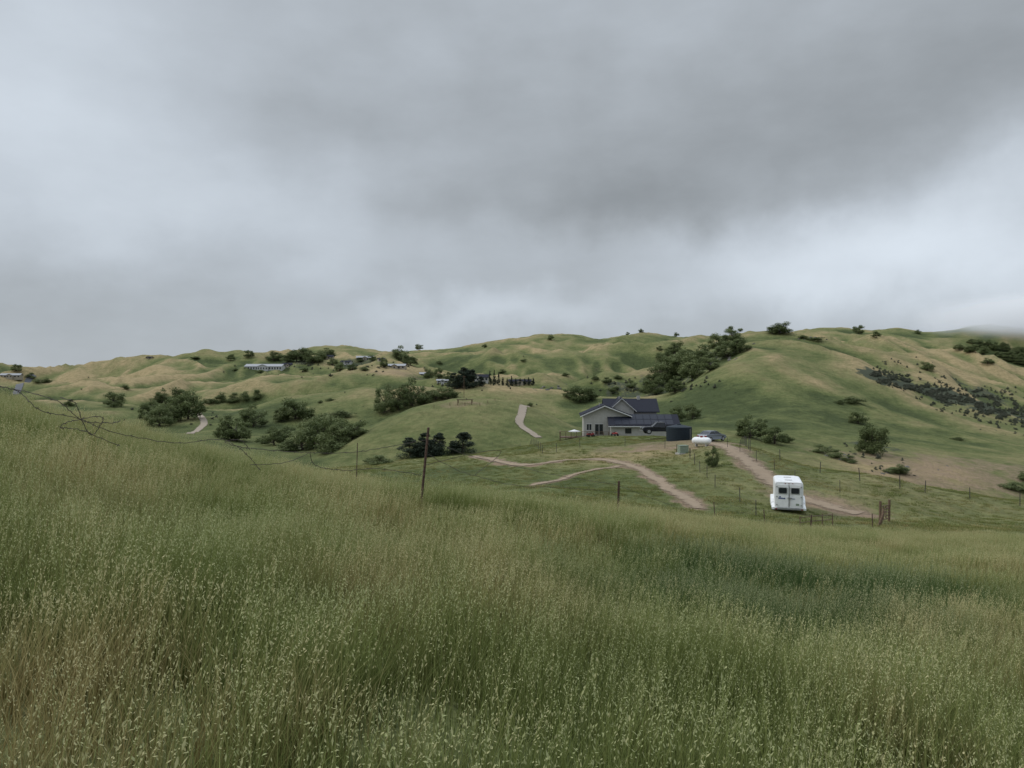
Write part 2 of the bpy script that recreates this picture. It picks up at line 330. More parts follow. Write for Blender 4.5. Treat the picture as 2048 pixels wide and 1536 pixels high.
# ------------------------------------------------------------------ vegetation source meshes
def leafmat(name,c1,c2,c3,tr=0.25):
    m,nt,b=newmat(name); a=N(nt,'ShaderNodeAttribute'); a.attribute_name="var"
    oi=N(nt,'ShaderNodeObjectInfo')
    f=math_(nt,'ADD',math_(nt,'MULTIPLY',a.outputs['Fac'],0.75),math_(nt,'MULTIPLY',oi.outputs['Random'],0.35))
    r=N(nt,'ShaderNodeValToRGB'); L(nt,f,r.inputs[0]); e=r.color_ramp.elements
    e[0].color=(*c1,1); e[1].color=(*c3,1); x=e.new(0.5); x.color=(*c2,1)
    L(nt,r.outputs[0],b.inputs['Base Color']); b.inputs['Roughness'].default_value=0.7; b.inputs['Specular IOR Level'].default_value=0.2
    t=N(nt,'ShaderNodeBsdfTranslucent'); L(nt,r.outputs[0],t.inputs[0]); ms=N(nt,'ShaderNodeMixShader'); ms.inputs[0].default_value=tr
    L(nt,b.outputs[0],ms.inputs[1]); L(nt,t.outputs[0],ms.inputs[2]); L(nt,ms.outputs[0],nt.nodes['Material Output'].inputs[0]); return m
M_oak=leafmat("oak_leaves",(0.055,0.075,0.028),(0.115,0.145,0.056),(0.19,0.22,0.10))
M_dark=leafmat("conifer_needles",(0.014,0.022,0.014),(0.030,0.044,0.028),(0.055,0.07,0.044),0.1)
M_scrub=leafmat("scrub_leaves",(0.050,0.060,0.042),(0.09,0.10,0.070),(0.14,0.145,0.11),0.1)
def tree_mesh(name,seed,kind):
    rg=np.random.default_rng(seed); mb=MB()
    lobes=[]
    if kind=='oak':
        for k in range(24):
            th=rg.uniform(0,2*math.pi); r=0.38*math.sqrt(rg.uniform(0.0,1)); z=rg.uniform(0.20,0.86)-0.45*max(0,r-.12)
            if k<7: th=k*0.9; r=rg.uniform(.25,.38); z=rg.uniform(0.2,0.42)
            lobes.append((r*math.cos(th),r*math.sin(th),max(z,.17),rg.uniform(0.10,0.17)))
        nl,sz=200,0.025
    elif kind=='bush':
        for k in range(14):
            th=rg.uniform(0,2*math.pi); r=rg.uniform(0,0.38); z=rg.uniform(0.08,0.75)*(1-r)
            lobes.append((r*math.cos(th),r*math.sin(th),z,rg.uniform(0.12,0.22)))
        nl,sz=220,0.028
    elif kind=='pine':
        for k in range(26):
            z=rg.uniform(0.10,0.93); r=rg.uniform(0.5,1)*0.34*(1-z)**0.6; th=rg.uniform(0,2*math.pi)
            lobes.append((r*math.cos(th),r*math.sin(th),z,0.06+0.11*(1-z)))
        nl,sz=170,0.024
    else:
        for k in range(30):
            z=rg.uniform(0.08,0.96); r=rg.uniform(0.3,1)*0.30*(1-z)**0.8; th=rg.uniform(0,2*math.pi)
            lobes.append((r*math.cos(th),r*math.sin(th),z,0.03+0.09*(1-z)))
        nl,sz=130,0.022
    top=0.45 if kind in('oak','bush') else 0.9
    p=[Vector((0,0,-0.06))]
    for k in range(1,5): p.append(Vector((rg.uniform(-.02,.02)*k,rg.uniform(-.02,.02)*k,top*k/4)))
    rad=0.035 if kind=='oak' else 0.02
    for k in range(4): mb.cyl(p[k],p[k+1],rad*(1-k*0.2),rad*(1-(k+1)*0.2),7,0,False)
    for (x,y,z,r) in lobes[:14]:
        zz=min(z*0.55,top*0.9); s=Vector((0,0,zz)); e=Vector((x,y,z)); md=s.lerp(e,0.5)+Vector((rg.uniform(-.03,.03),rg.uniform(-.03,.03),-0.02))
        mb.cyl(s,md,rad*0.5,rad*0.32,5,0,False); mb.cyl(md,e,rad*0.32,rad*0.12,5,0,False)
    nb=len(mb.f)
    var=[0.0]*nb; V=list(mb.v); Fc=list(mb.f); M=[0]*nb
    for (x,y,z,r) in lobes:
        lv=rg.uniform(-.2,.2)
        dv=rg.normal(size=(nl,3)); dv/=np.linalg.norm(dv,axis=1)[:,None]
        rad_=r*rg.uniform(0.45,1.15,size=(nl,1)); c=np.array([x,y,z])+dv*rad_*np.array([1.1,1.1,0.85])
        nn=dv+rg.normal(size=(nl,3))*0.7; nn/=np.linalg.norm(nn,axis=1)[:,None]
        a=np.cross(nn,rg.normal(size=(nl,3))); a/=np.linalg.norm(a,axis=1)[:,None]; b2=np.cross(nn,a)
        s=sz*rg.uniform(0.5,1.2,size=(nl,1))
        for k in range(nl):
            if c[k,2]<0.0: continue
            o=len(V); A_=a[k]*s[k]; B_=b2[k]*s[k]*0.7
            V+= [tuple(c[k]-A_),tuple(c[k]-B_),tuple(c[k]+A_),tuple(c[k]+B_)]; Fc.append((o,o+1,o+2,o+3)); M.append(1)
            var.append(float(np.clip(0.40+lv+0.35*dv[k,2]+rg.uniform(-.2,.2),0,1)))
    m=bpy.data.meshes.new(name); m.from_pydata(V,[],Fc); m.polygons.foreach_set("material_index",M); attr(m,"var",var,'FACE')
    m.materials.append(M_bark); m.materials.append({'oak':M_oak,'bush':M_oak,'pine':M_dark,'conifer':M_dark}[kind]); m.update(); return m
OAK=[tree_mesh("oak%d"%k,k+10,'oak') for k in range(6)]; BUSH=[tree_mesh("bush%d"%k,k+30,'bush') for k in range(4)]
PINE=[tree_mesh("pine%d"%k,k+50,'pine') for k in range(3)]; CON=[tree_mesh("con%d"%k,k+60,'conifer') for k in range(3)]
def plant(kind,u,v,w,h,dmin=150,g=None):
    if g is None: g=1.28 if kind=='o' and w>25 else 1.15
    src={'o':OAK,'b':BUSH,'p':PINE,'c':CON}[kind]; nm={'o':'oak_tree','b':'bush','p':'pine_tree','c':'cypress_tree'}[kind]
    p=hit(u,v,dmin=dmin); px=p.y/F; o=bpy.data.objects.new(nm,random.choice(src)); scene.collection.objects.link(o)
    W=w*px*g; Hh=h*px*g; wd={'o':1.0,'b':0.95,'p':0.8,'c':0.7}[kind]
    o.scale=(W/wd,W/wd,Hh/0.98); o.rotation_euler=(0,0,random.uniform(0,6.28)); o.location=(p.x,p.y,p.z-0.05*Hh); return o
T=[('o',768,826,42,50),('o',798,820,36,38),('o',825,812,48,48),('o',847,808,30,28),('o',872,800,38,24),('o',897,797,34,20),('o',470,882,60,46),('o',450,878,36,30),('o',507,853,48,38),('o',590,838,58,38),('o',562,842,32,24),('o',612,836,30,26),
('o',640,898,66,60),('o',675,892,66,56),('o',605,900,58,46),('o',705,878,50,36),('o',655,880,60,48),('o',625,882,50,40),('b',660,905,60,30),('o',548,890,45,32),('b',580,902,50,26),('b',528,888,30,20),('o',570,880,36,26),
('o',377,838,54,50),('o',320,852,50,42),('o',298,838,36,30),('o',342,845,36,32),('o',355,808,40,30),('o',326,806,28,24),('o',306,820,26,20),('o',227,814,34,28),('b',140,812,22,16),('b',252,778,22,10),
('b',420,806,24,14),('b',433,806,20,14),('b',445,804,28,22),('b',458,805,20,14),('b',470,803,28,20),('b',492,800,26,20),('b',515,797,28,20),('b',400,812,20,12),('b',680,834,56,15),('b',545,866,26,12),
('b',760,928,52,20,120),('b',740,925,26,14,120),
('o',1160,802,46,28),('o',1140,795,26,16),('o',1182,800,26,18),('b',1213,765,22,12),('b',1235,758,18,10),('b',1225,782,26,14),('b',1262,775,24,16),('b',1290,785,26,18),
('o',1338,772,54,50),('o',1325,750,44,38),('o',1370,752,60,46),('o',1398,738,54,42),('o',1350,712,32,28),('o',1418,722,38,28),('o',1440,700,42,30),('o',1466,686,38,30),('o',1480,705,38,28),('o',1455,715,42,28),('o',1310,790,36,32),('o',1385,760,44,36),('o',1330,728,28,24),('o',1350,785,38,28),('o',1420,742,38,28),('o',1355,740,44,34),('o',1300,770,26,20),('o',1345,760,44,36),('o',1380,730,36,28),
('o',1560,668,38,22,300),('o',1546,668,24,18,300),('b',1625,680,34,9,300),('b',1605,677,20,8,300),
('o',1500,876,48,40),('o',1550,888,44,32),('b',1575,885,24,22),('o',1385,838,30,28),('o',1355,842,26,28),('o',1520,862,28,24),
('o',1716,847,34,24),('o',1745,908,46,56),('o',1732,905,34,42),('b',1705,806,48,14),('b',1680,808,22,10),('o',1855,741,25,20,300),('o',1718,668,22,18,900),('o',1752,674,18,12,900),('b',1836,668,14,10,900),
('b',1100,680,20,12,900),('o',838,690,16,12,900),('b',1282,665,10,9,900),('b',1255,664,9,6,900),('b',1352,671,12,9,900),('b',970,695,12,8,900),('o',32,742,20,14,700),('b',62,756,18,12,500),('b',78,766,20,12,300),('b',95,765,18,10,300),
('o',498,714,20,14,600),('o',462,720,18,12,600),('o',548,722,28,18,600),('o',594,722,36,26,600),('o',628,726,36,22,600),('o',612,722,28,22,600),('o',652,712,30,14,600),('o',640,720,24,18,600),('o',575,724,26,16,600),('o',680,742,20,18,400),('b',560,735,18,12,600),
('b',392,718,24,6,800),('b',520,745,16,8,500),('b',470,742,14,7,500),('b',610,742,20,8,500),('o',665,730,20,14,600),('o',745,722,18,12,600),('b',1005,745,20,7,700),('b',1045,722,14,6,800),('b',1320,700,14,9,900),('b',880,727,16,7,700),('o',1190,760,16,10,500),('b',1130,752,18,8,500),
('o',802,722,32,26,500),('o',820,730,28,20,500),('o',768,735,18,20,500),('o',858,757,20,22,400),('o',877,757,20,22,400),('o',895,760,18,16,400),('b',720,722,22,8,600),('b',730,740,24,8,500),('o',705,740,20,12,500),
('p',925,776,44,38,300),('p',908,776,30,28,300),('p',945,774,28,32,300),('p',962,772,22,18,300),('p',935,772,36,30,300),
('b',1640,905,40,18,150),('b',1670,915,36,18,150),('b',1700,925,30,16,150),('b',1800,948,36,22,150),('b',1780,945,30,18,150),('b',1915,880,28,7,150),('b',2030,980,50,22,150),('b',2045,960,30,20,150),
('o',1918,700,22,12,700),('o',1975,728,24,12,700),('b',660,802,18,7,400),('b',640,806,14,6,400),('b',1060,812,16,8,200)]
for t in T: plant(*t[:5],dmin=t[5] if len(t)>5 else 170)
for k in range(11): plant('c',980+k*8.6,772-random.uniform(0,2),9,random.choice([15,18,24,28,13]),dmin=300)
for u,v,w,h in [(820,914,54,36),(850,912,50,42),(878,909,46,40),(927,905,52,38),(905,908,26,24),(838,915,40,28),(865,913,34,28)]: plant('p',u,v,w,h,dmin=100)
for k in range(48):
    u=random.uniform(1925,2090); plant('o',u,692+0.26*(u-1930)+random.uniform(-16,10),random.uniform(14,22),random.uniform(9,14),dmin=900)
def coll_of(meshes,nm):
    c=bpy.data.collections.new(nm)
    for k,m in enumerate(meshes):
        c.objects.link(bpy.data.objects.new(nm+"_src%d"%k,m))
    return c
def scatter(name,pts,rz,sc,coll):
    m=bpy.data.meshes.new(name); n=len(pts); m.vertices.add(n); m.vertices.foreach_set("co",np.asarray(pts,np.float32).ravel())
    attr(m,"rz",rz); attr(m,"sc",sc)
    o=bpy.data.objects.new(name,m); scene.collection.objects.link(o)
    g=bpy.data.node_groups.new(name+"_gn",'GeometryNodeTree'); g.interface.new_socket("Geometry",in_out='INPUT',socket_type='NodeSocketGeometry'); g.interface.new_socket("Geometry",in_out='OUTPUT',socket_type='NodeSocketGeometry')
    gi=g.nodes.new('NodeGroupInput'); go=g.nodes.new('NodeGroupOutput'); ip=g.nodes.new('GeometryNodeInstanceOnPoints'); ci=g.nodes.new('GeometryNodeCollectionInfo')
    ci.inputs['Collection'].default_value=coll; ci.inputs['Separate Children'].default_value=True; ci.inputs['Reset Children'].default_value=True
    ip.inputs['Pick Instance'].default_value=True
    a=g.nodes.new('GeometryNodeInputNamedAttribute'); a.data_type='FLOAT'; a.inputs['Name'].default_value="rz"
    b=g.nodes.new('GeometryNodeInputNamedAttribute'); b.data_type='FLOAT'; b.inputs['Name'].default_value="sc"
    cx=g.nodes.new('ShaderNodeCombineXYZ')
    l=g.links.new; l(gi.outputs[0],ip.inputs['Points']); l(ci.outputs[0],ip.inputs['Instance']); l(a.outputs[0],cx.inputs[2]); l(cx.outputs[0],ip.inputs['Rotation']); l(b.outputs[0],ip.inputs['Scale']); l(ip.outputs[0],go.inputs[0])
    md=o.modifiers.new("scatter",'NODES'); md.node_group=g; return o
SB=[]
for k in range(3):
    m=BUSH[k].copy(); m.materials[1]=M_scrub; SB.append(m)
CS=coll_of(SB,"scrub_sources")
sp_=[];ss=[]
bl=BL_
for k in range(1500):
    j=random.randrange(len(bl)-1); t=random.random(); u=bl[j][0]*(1-t)+bl[j+1][0]*t; v=bl[j][1]*(1-t)+bl[j+1][1]*t
    v+=random.gauss(0,1)*(5+ (u-1740)*0.06)-(u-1740)*0.02
    if perlin([u/26],[v/10],77)[0]<-0.10: continue
    p=hit(u,v,dmin=300,dmax=700); sp_.append(p-Vector((0,0,0.4))); ss.append(random.uniform(1.0,3.0))
for (cu,cv,su,sv,n_,s_) in [(1745,895,16,10,14,1.8),(1690,905,30,7,16,1.4),(1790,935,30,6,14,1.4),(1250,775,30,12,30,3),(1790,730,30,12,20,1.8),(1380,770,40,12,20,3),(600,735,70,8,40,3.0),(740,735,50,8,25,3),(900,770,60,5,25,2.4),(350,830,50,12,20,2.2)]:
    for k in range(n_):
        p=hit(cu+random.gauss(0,su),cv+random.gauss(0,sv),dmin=170); sp_.append(p-Vector((0,0,0.3))); ss.append(random.uniform(.5,1.2)*s_)
scatter("chaparral_scrub",sp_,RNG.uniform(0,6.28,len(sp_)),ss,CS)
sp_=[];ss=[]
for k in range(45):
    u=random.uniform(-100,1500); v=random.uniform(690,860); p=hit(u,v,dmin=190)
    if p.y>1400: continue
    sp_.append(p-Vector((0,0,0.2))); ss.append(random.uniform(0.4,1.2)*(1+p.y/900))
scatter("hillside_shrubs",sp_,RNG.uniform(0,6.28,len(sp_)),ss,CS)
def rock_mesh(seed):
    import bmesh
    bm=bmesh.new(); bmesh.ops.create_icosphere(bm,subdivisions=3,radius=1)
    for v in bm.verts:
        n=Vector(v.co); k=1+0.35*float(perlin([n.x*1.6+seed*3.1],[n.y*1.6+n.z*1.3],seed)[0])+0.15*float(perlin([n.x*4+seed],[n.y*4+n.z*3],seed+1)[0]); v.co=Vector((n.x*1.2,n.y,n.z*0.7))*k
    m=bpy.data.meshes.new("rock"); bm.to_mesh(m); bm.free(); m.materials.append(M_rock); return m
RK=[rock_mesh(k) for k in range(4)]; CR=coll_of(RK,"rock_sources")
sp_=[];ss=[]
for (u,v,n,su,sv,s) in [(1780,945,14,24,6,.8),(1690,912,8,30,6,.7),(1900,930,5,30,8,.6),(1440,700,10,25,10,1.6),(1100,775,10,14,5,1.6),(1620,678,10,20,3,1.3),(1460,716,8,12,5,1.6),(905,912,4,8,3,.5)]:
    for k in range(n):
        p=hit(u+random.gauss(0,su),v+random.gauss(0,sv),dmin=100); sp_.append(p-Vector((0,0,.25))); ss.append(random.uniform(.4,1.1)*s)
scatter("rock_outcrop",sp_,RNG.uniform(0,6.28,len(sp_)),ss,CR)
# ------------------------------------------------------------------ grass
def grassmat():
    m,nt,b=newmat("wild_oat_grass"); a=N(nt,'ShaderNodeAttribute'); a.attribute_name="gc"
    s=N(nt,'ShaderNodeSeparateColor'); L(nt,a.outputs['Color'],s.inputs[0]); h,var,head=s.outputs
    P=pos(nt); n1=noise(nt,P,0.28,3,0.5); n2=noise(nt,P,1.1,2,0.6)
    f=math_(nt,'MULTIPLY_ADD',n1.outputs[0],2.9,-1.38)
    f=math_(nt,'ADD',f,math_(nt,'MULTIPLY_ADD',n2.outputs[0],1.5,-0.75))
    v1=vmath(nt,'MULTIPLY',vmath(nt,'SUBTRACT',P,(3.2,9.3,0)).outputs[0],(0.36,0.50,0)); ln=vmath(nt,'LENGTH',v1.outputs[0]).outputs['Value']
    v2=vmath(nt,'MULTIPLY',vmath(nt,'SUBTRACT',P,(5.6,13.0,0)).outputs[0],(0.24,0.33,0)); ln2=vmath(nt,'LENGTH',v2.outputs[0]).outputs['Value']
    ln=math_(nt,'MINIMUM',ln,ln2)
    lush=mr(nt,math_(nt,'ADD',ln,math_(nt,'MULTIPLY_ADD',n2.outputs[0],1.0,-0.5)),0.45,1.15,1,0)
    v3=vmath(nt,'MULTIPLY',vmath(nt,'SUBTRACT',P,(-1.7,3.2,0)).outputs[0],(0.7,0.75,0)); dl=mr(nt,vmath(nt,'LENGTH',v3.outputs[0]).outputs['Value'],0.2,1.3,0.45,0)
    f=math_(nt,'ADD',f,dl)
    f=math_(nt,'SUBTRACT',f,math_(nt,'MULTIPLY',lush,0.9))
    f=math_(nt,'ADD',f,math_(nt,'MULTIPLY_ADD',var,0.85,-0.30))
    f=math_(nt,'ADD',f,math_(nt,'MULTIPLY',head,0.25))
    f=mr(nt,f,-0.2,1.25)
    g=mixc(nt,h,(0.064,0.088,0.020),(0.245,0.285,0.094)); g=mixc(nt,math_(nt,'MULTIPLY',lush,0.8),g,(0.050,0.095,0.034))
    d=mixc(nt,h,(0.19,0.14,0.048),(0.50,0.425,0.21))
    c=mixc(nt,f,g,d); c=mixc(nt,math_(nt,'MULTIPLY',head,0.4),c,(0.50,0.50,0.30))
    L(nt,c,b.inputs['Base Color']); b.inputs['Roughness'].default_value=0.7; b.inputs['Specular IOR Level'].default_value=0.08
    t=N(nt,'ShaderNodeBsdfTranslucent'); L(nt,c,t.inputs[0]); ms=N(nt,'ShaderNodeMixShader'); ms.inputs[0].default_value=0.3
    L(nt,b.outputs[0],ms.inputs[1]); L(nt,t.outputs[0],ms.inputs[2]); L(nt,ms.outputs[0],nt.nodes['Material Output'].inputs[0]); return m
MGR=grassmat()
def tuft(seed,n,spread,hgt,wd,seg=4,heads=0.5,leanmax=0.5,bias=(0.10,0.02)):
    rg=np.random.default_rng(seed); V=[];Fc=[];C=[]
    for k in range(n):
        r=spread*math.sqrt(rg.random()); th=rg.uniform(0,6.283); bx,by=r*math.cos(th),r*math.sin(th)
        stem=rg.random()<heads; h=hgt*(rg.uniform(0.8,1.15) if stem else rg.uniform(0.45,0.98)); var=rg.random()
        la=rg.uniform(0,6.283); lm=rg.uniform(0.05,leanmax*(0.5 if stem else 1.15))*h; lx,ly=lm*math.cos(la)+bias[0]*h,lm*math.sin(la)+bias[1]*h
        ya=rg.uniform(0,6.283); wx,wy=math.cos(ya),math.sin(ya); w=wd*(0.42 if stem else rg.uniform(0.7,1.4)); o=len(V)
        droop=0.0 if stem else rg.uniform(0,0.3)
        for j in range(seg+1):
            t=j/seg; ww=w*0.5*((1-t*0.5) if stem else (1-t**1.6))
            x=bx+lx*t*t; y=by+ly*t*t; z=h*(t-droop*t**3)
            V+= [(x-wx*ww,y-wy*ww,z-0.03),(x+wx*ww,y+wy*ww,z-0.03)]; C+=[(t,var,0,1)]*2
            if j: a=o+2*(j-1); Fc.append((a,a+1,a+3,a+2))
        if stem:
            ns=rg.integers(5,9); side=rg.uniform(0,6.283)
            for q_ in range(ns):
                t=1-0.24*(q_/ns)*rg.uniform(.8,1.1); x=bx+lx*t*t; y=by+ly*t*t; z=h*t-0.03
                sa=side+rg.uniform(-1.2,1.2); off=rg.uniform(0.002,0.014); x+=math.cos(sa)*off; y+=math.sin(sa)*off
                ln=rg.uniform(0.018,0.032); sw=rg.uniform(0.0022,0.0040)*(wd/0.006)
                dx,dy,dz=math.cos(sa)*ln*0.4+lx*.05,math.sin(sa)*ln*0.4,(rg.uniform(-1.0,1.0))*ln
                px_,py_=-math.sin(sa)*sw,math.cos(sa)*sw; o=len(V)
                V+=[(x,y,z),(x+dx*.5+px_,y+dy*.5+py_,z+dz*.5),(x+dx,y+dy,z+dz),(x+dx*.5-px_,y+dy*.5-py_,z+dz*.5)]
                C+=[(1,var,1,1)]*4; Fc.append((o,o+1,o+2,o+3))
    m=bpy.data.meshes.new("tuft"); m.from_pydata(V,[],Fc); a=m.attributes.new("gc",'FLOAT_COLOR','POINT'); a.data.foreach_set("color",np.array(C,np.float32).ravel())
    m.materials.append(MGR); m.update(); return m
CN=coll_of([tuft(k,54,0.26,0.64,0.0070,4,0.26) for k in range(10)],"grass_near_src")
CM=coll_of([tuft(k+40,60,0.42,0.58,0.012,3,0.34) for k in range(8)],"grass_mid_src")
CF=coll_of([tuft(k+80,70,0.8,0.30,0.032,2,0.0,0.6) for k in range(6)],"grass_far_src")
def sample(n,y0,y1):
    Yv=np.sqrt(RNG.uniform(y0*y0,y1*y1,n)); Xv=RNG.uniform(-1,1,n)*(Yv*0.88+2.0); return Xv,Yv
x,y=sample(3300,0.2,9.5); k=np.hypot(x,y)>0.85; x,y=x[k],y[k]; z=H(x,y)
scatter("meadow_grass",np.stack([x,y,z],1),RNG.uniform(-0.6,0.6,len(x)),(0.88+0.36*perlin(x/1.6,y/1.6,51))*RNG.uniform(.82,1.18,len(x)),CN)
x,y=sample(19000,9,50); u=CX+F*x/y; k=y<dcrest(u)+6; x,y=x[k],y[k]; z=H(x,y)
scatter("meadow_grass",np.stack([x,y,z],1),RNG.uniform(-0.6,0.6,len(x)),(0.90+0.36*perlin(x/2.2,y/2.2,51))*RNG.uniform(.82,1.18,len(x)),CM)
x,y=sample(25000,30,150); u=CX+F*x/y; k=(y>dcrest(u)+5)&(u>560)&(dirtmask(x,y)<0.3)
k&=~((np.abs(x-21)<12)&(y>127)&(y<150)); x,y=x[k],y[k]; z=H(x,y)
scatter("pasture_grass",np.stack([x,y,z],1),RNG.uniform(0,6.28,len(x)),(0.75+0.45*perlin(x/6,y/6,52))*RNG.uniform(.7,1.2,len(x))*np.where(y>60,0.8,1.0),CF)
# ------------------------------------------------------------------ house
hp=Vector(((1166-CX)/F*132,132,0)); gz=-(870-CY)/F*132
HS=empty("ranch_house",(hp.x,hp.y,gz),math.radians(-4))
def gable(mb,x0,x1,y0,y1,z0,ze,zp,axis='y',xr=None):
    if axis=='y':
        xm=(x0+x1)/2 if xr is None else xr
        mb.add([(x0,y0,z0),(x1,y0,z0),(x1,y0,ze),(xm,y0,zp),(x0,y0,ze),(x0,y1,z0),(x1,y1,z0),(x1,y1,ze),(xm,y1,zp),(x0,y1,ze)],
          [(0,1,2,3,4),(9,8,7,6,5),(0,4,9,5),(1,6,7,2)])
    else:
        ym=(y0+y1)/2
        mb.add([(x0,y0,z0),(x0,y1,z0),(x0,y1,ze),(x0,ym,zp),(x0,y0,ze),(x1,y0,z0),(x1,y1,z0),(x1,y1,ze),(x1,ym,zp),(x1,y0,ze)],
          [(4,3,2,1,0),(5,6,7,8,9),(0,5,9,4),(1,2,7,6)])
def roof(mb,x0,x1,y0,y1,ze,zp,axis='y',o=0.5,t=0.16,xr=None):
    def slab(a,b,c,d):
        up=Vector((0,0,t)); q_=[Vector(p) for p in (a,b,c,d)]; mb.add(q_+[p+up for p in q_],[(0,3,2,1),(4,5,6,7),(0,1,5,4),(1,2,6,5),(2,3,7,6),(3,0,4,7)])
    if axis=='y':
        xm=(x0+x1)/2 if xr is None else xr; k1=(zp-ze)/(xm-x0)*o; k2=(zp-ze)/(x1-xm)*o
        slab((x0-o,y0-o,ze-k1+.02),(xm,y0-o,zp+.02),(xm,y1+o,zp+.02),(x0-o,y1+o,ze-k1+.02)); slab((xm,y0-o,zp+.02),(x1+o,y0-o,ze-k2+.02),(x1+o,y1+o,ze-k2+.02),(xm,y1+o,zp+.02))
    else:
        ym=(y0+y1)/2; k1=(zp-ze)/(ym-y0)*o
        slab((x0-o,y0-o,ze-k1+.02),(x1+o,y0-o,ze-k1+.02),(x1+o,ym,zp+.02),(x0-o,ym,zp+.02)); slab((x0-o,ym,zp+.02),(x1+o,ym,zp+.02),(x1+o,y1+o,ze-k1+.02),(x0-o,y1+o,ze-k1+.02))
w=MB(); gable(w,0.1,8.2,0,9,-1.5,3.7,5.35,'y',3.9); gable(w,4.9,16.6,-2.5,4.5,-1.5,2.0,3.6,'x'); gable(w,4.5,13.9,5,13,-1.5,4.2,6.3,'x'); gable(w,5.0,9.5,3,12,-1.5,4.5,6.6,'y'); w.obj("walls",M_stucco,HS)
r=MB(); roof(r,0.1,8.2,0,9,3.7,5.35,'y',0.6,xr=3.9); roof(r,4.9,16.6,-2.5,4.5,2.0,3.6,'x',0.5); roof(r,4.5,13.9,5,13,4.2,6.3,'x',0.5); roof(r,5.0,9.5,3,12,4.5,6.6,'y',0.45); r.obj("roof",M_roof,HS)
tmb=MB()
def strip(a,b,hh=0.2,th=0.06):
    a=Vector(a);b=Vector(b); tmb.add([a+Vector((0,-th,-hh)),b+Vector((0,-th,-hh)),b+Vector((0,-th,0)),a+Vector((0,-th,0)),a+Vector((0,0.01,-hh)),b+Vector((0,0.01,-hh)),b+Vector((0,0.01,0)),a+Vector((0,0.01,0))],[(0,1,2,3),(7,6,5,4),(0,4,5,1),(3,2,6,7),(1,5,6,2),(0,3,7,4)])
strip((-0.5,-0.61,3.48),(3.9,-0.61,5.40)); strip((3.9,-0.61,5.40),(8.8,-0.61,3.50)); strip((4.4,-3.01,1.82),(17.1,-3.01,1.82),0.16); strip((4.55,2.54,4.25),(7.25,2.54,6.65),.14); strip((7.25,2.54,6.65),(9.95,2.54,4.25),.14)
tmb.obj("fascia_trim",M_trim,HS)
wi=MB(); WN=[(0.7,1.5,0.9,2.0),(2.2,3.6,0.1,2.0)]
for (a,b_,c,d_) in WN: wi.box(a,b_,-0.06,0.02,c,d_)
for a in (7.4,): wi.box(a,a+1.1,-2.56,-2.48,0.5,1.4)
wi.obj("windows",M_glass,HS)
wt=MB()
for (a,b_,c,d_) in WN:
    wt.box(a-.08,b_+.08,-0.09,-0.065,d_,d_+.09); wt.box(a-.08,b_+.08,-.09,-.065,c-.09,c); wt.box((a+b_)/2-.03,(a+b_)/2+.03,-.09,-.065,c,d_)
wt.box(15.0,15.9,-2.57,-2.49,-1.2,1.3); wt.obj("window_frames",M_trim,HS)
so=MB()
for i_ in range(8):
    for j in range(2):
        x0=5.6+i_*1.3; f0=0.08+j*0.45; f1=f0+0.42; ya,yb=-3.0+4.0*f0,-3.0+4.0*f1; za=1.77+1.83*f0+.24; zb=1.77+1.83*f1+.24
        so.add([(x0,ya,za),(x0+1.22,ya,za),(x0+1.22,yb,zb),(x0,yb,zb),(x0,ya,za-.04),(x0+1.22,ya,za-.04),(x0+1.22,yb,zb-.04),(x0,yb,zb-.04)],[(0,1,2,3),(7,6,5,4),(0,4,5,1),(1,5,6,2),(2,6,7,3),(3,7,4,0)])
so.obj("solar_panels",M_solar,HS)
ch=MB(); ch.box(10.6,11.2,8.6,9.2,5.5,7.0); ch.cyl((7,6,6),(7,6,7.0),.08); ch.cyl((3.2,5,4.8),(3.2,5,5.7),.07); ch.obj("chimney_vents",M_conc,HS)
dk=MB(); dk.box(-4.2,4.6,-3.2,-0.1,-0.35,-0.2)
for xx in np.arange(-4.1,4.7,0.95):
    dk.box(xx-.05,xx+.05,-3.2,-3.1,-1.6,0.75)
dk.box(-4.2,4.6,-3.23,-3.08,0.75,0.83)
for zz in (0.05,0.25,0.45): dk.box(-4.2,4.6,-3.17,-3.14,zz,zz+.05)
for yy in np.arange(-3.1,0,0.95): dk.box(-4.25,-4.15,yy-.05,yy+.05,-1.6,0.75)
dk.box(-4.25,-4.12,-3.05,-0.1,.755,.825)
dk.obj("deck_with_railing",M_wood,HS)
pf=empty("patio_umbrella",HS.matrix_basis@Vector((-1.6,-1.6,-0.2)))
pm=MB(); pm.cyl((0,0,0),(0,0,1.15),.03); pm.obj("pole",M_aste,pf); pm=MB(); pm.cyl((0,0,.9),(0,0,1.3),1.3,.05,8); pm.obj("canopy",M_trim,pf)
def quad(name,loc,rz):
    e=empty(name,loc,rz,.75); b=MB(); b.prof([(-.9,.5,.25),(-.85,.75,.3),(-.2,.8,.22),(.1,.7,.2),(.5,.95,.2),(.85,.8,.3),(.9,.5,.25),(.3,.35,.2),(-.3,.35,.2)]); b.obj("body",M_red,e,bevel=.04)
    s=MB(); s.box(-.6,.1,-.16,.16,.8,.93); s.cyl((.45,0,.85),(.3,0,1.12),.03); s.cyl((.3,-.35,1.12),(.3,.35,1.12),.025)
    for xx in(-.6,.6):
        for yy in(-.45,.45): s.cyl((xx,yy-.12,.28),(xx,yy+.12,.28),.28,n=14)
    s.obj("seat_and_wheels",M_tire,e)
for (lx,ly,rz_) in [(1.2,-4.4,0.3),(5.4,-4.6,-1.1)]:
    p=HS.matrix_basis@Vector((lx,ly,0)); quad("quad_bike",(p.x,p.y,h1(p.x,p.y)),rz_)
p=hit(1364,881,dmin=60); s_=p.y/F; R_=25.5*s_; Ht=28*s_
wtk=empty("water_tank",(p.x,p.y+R_,h1(p.x,p.y+R_)-0.3)); Ht+=.3
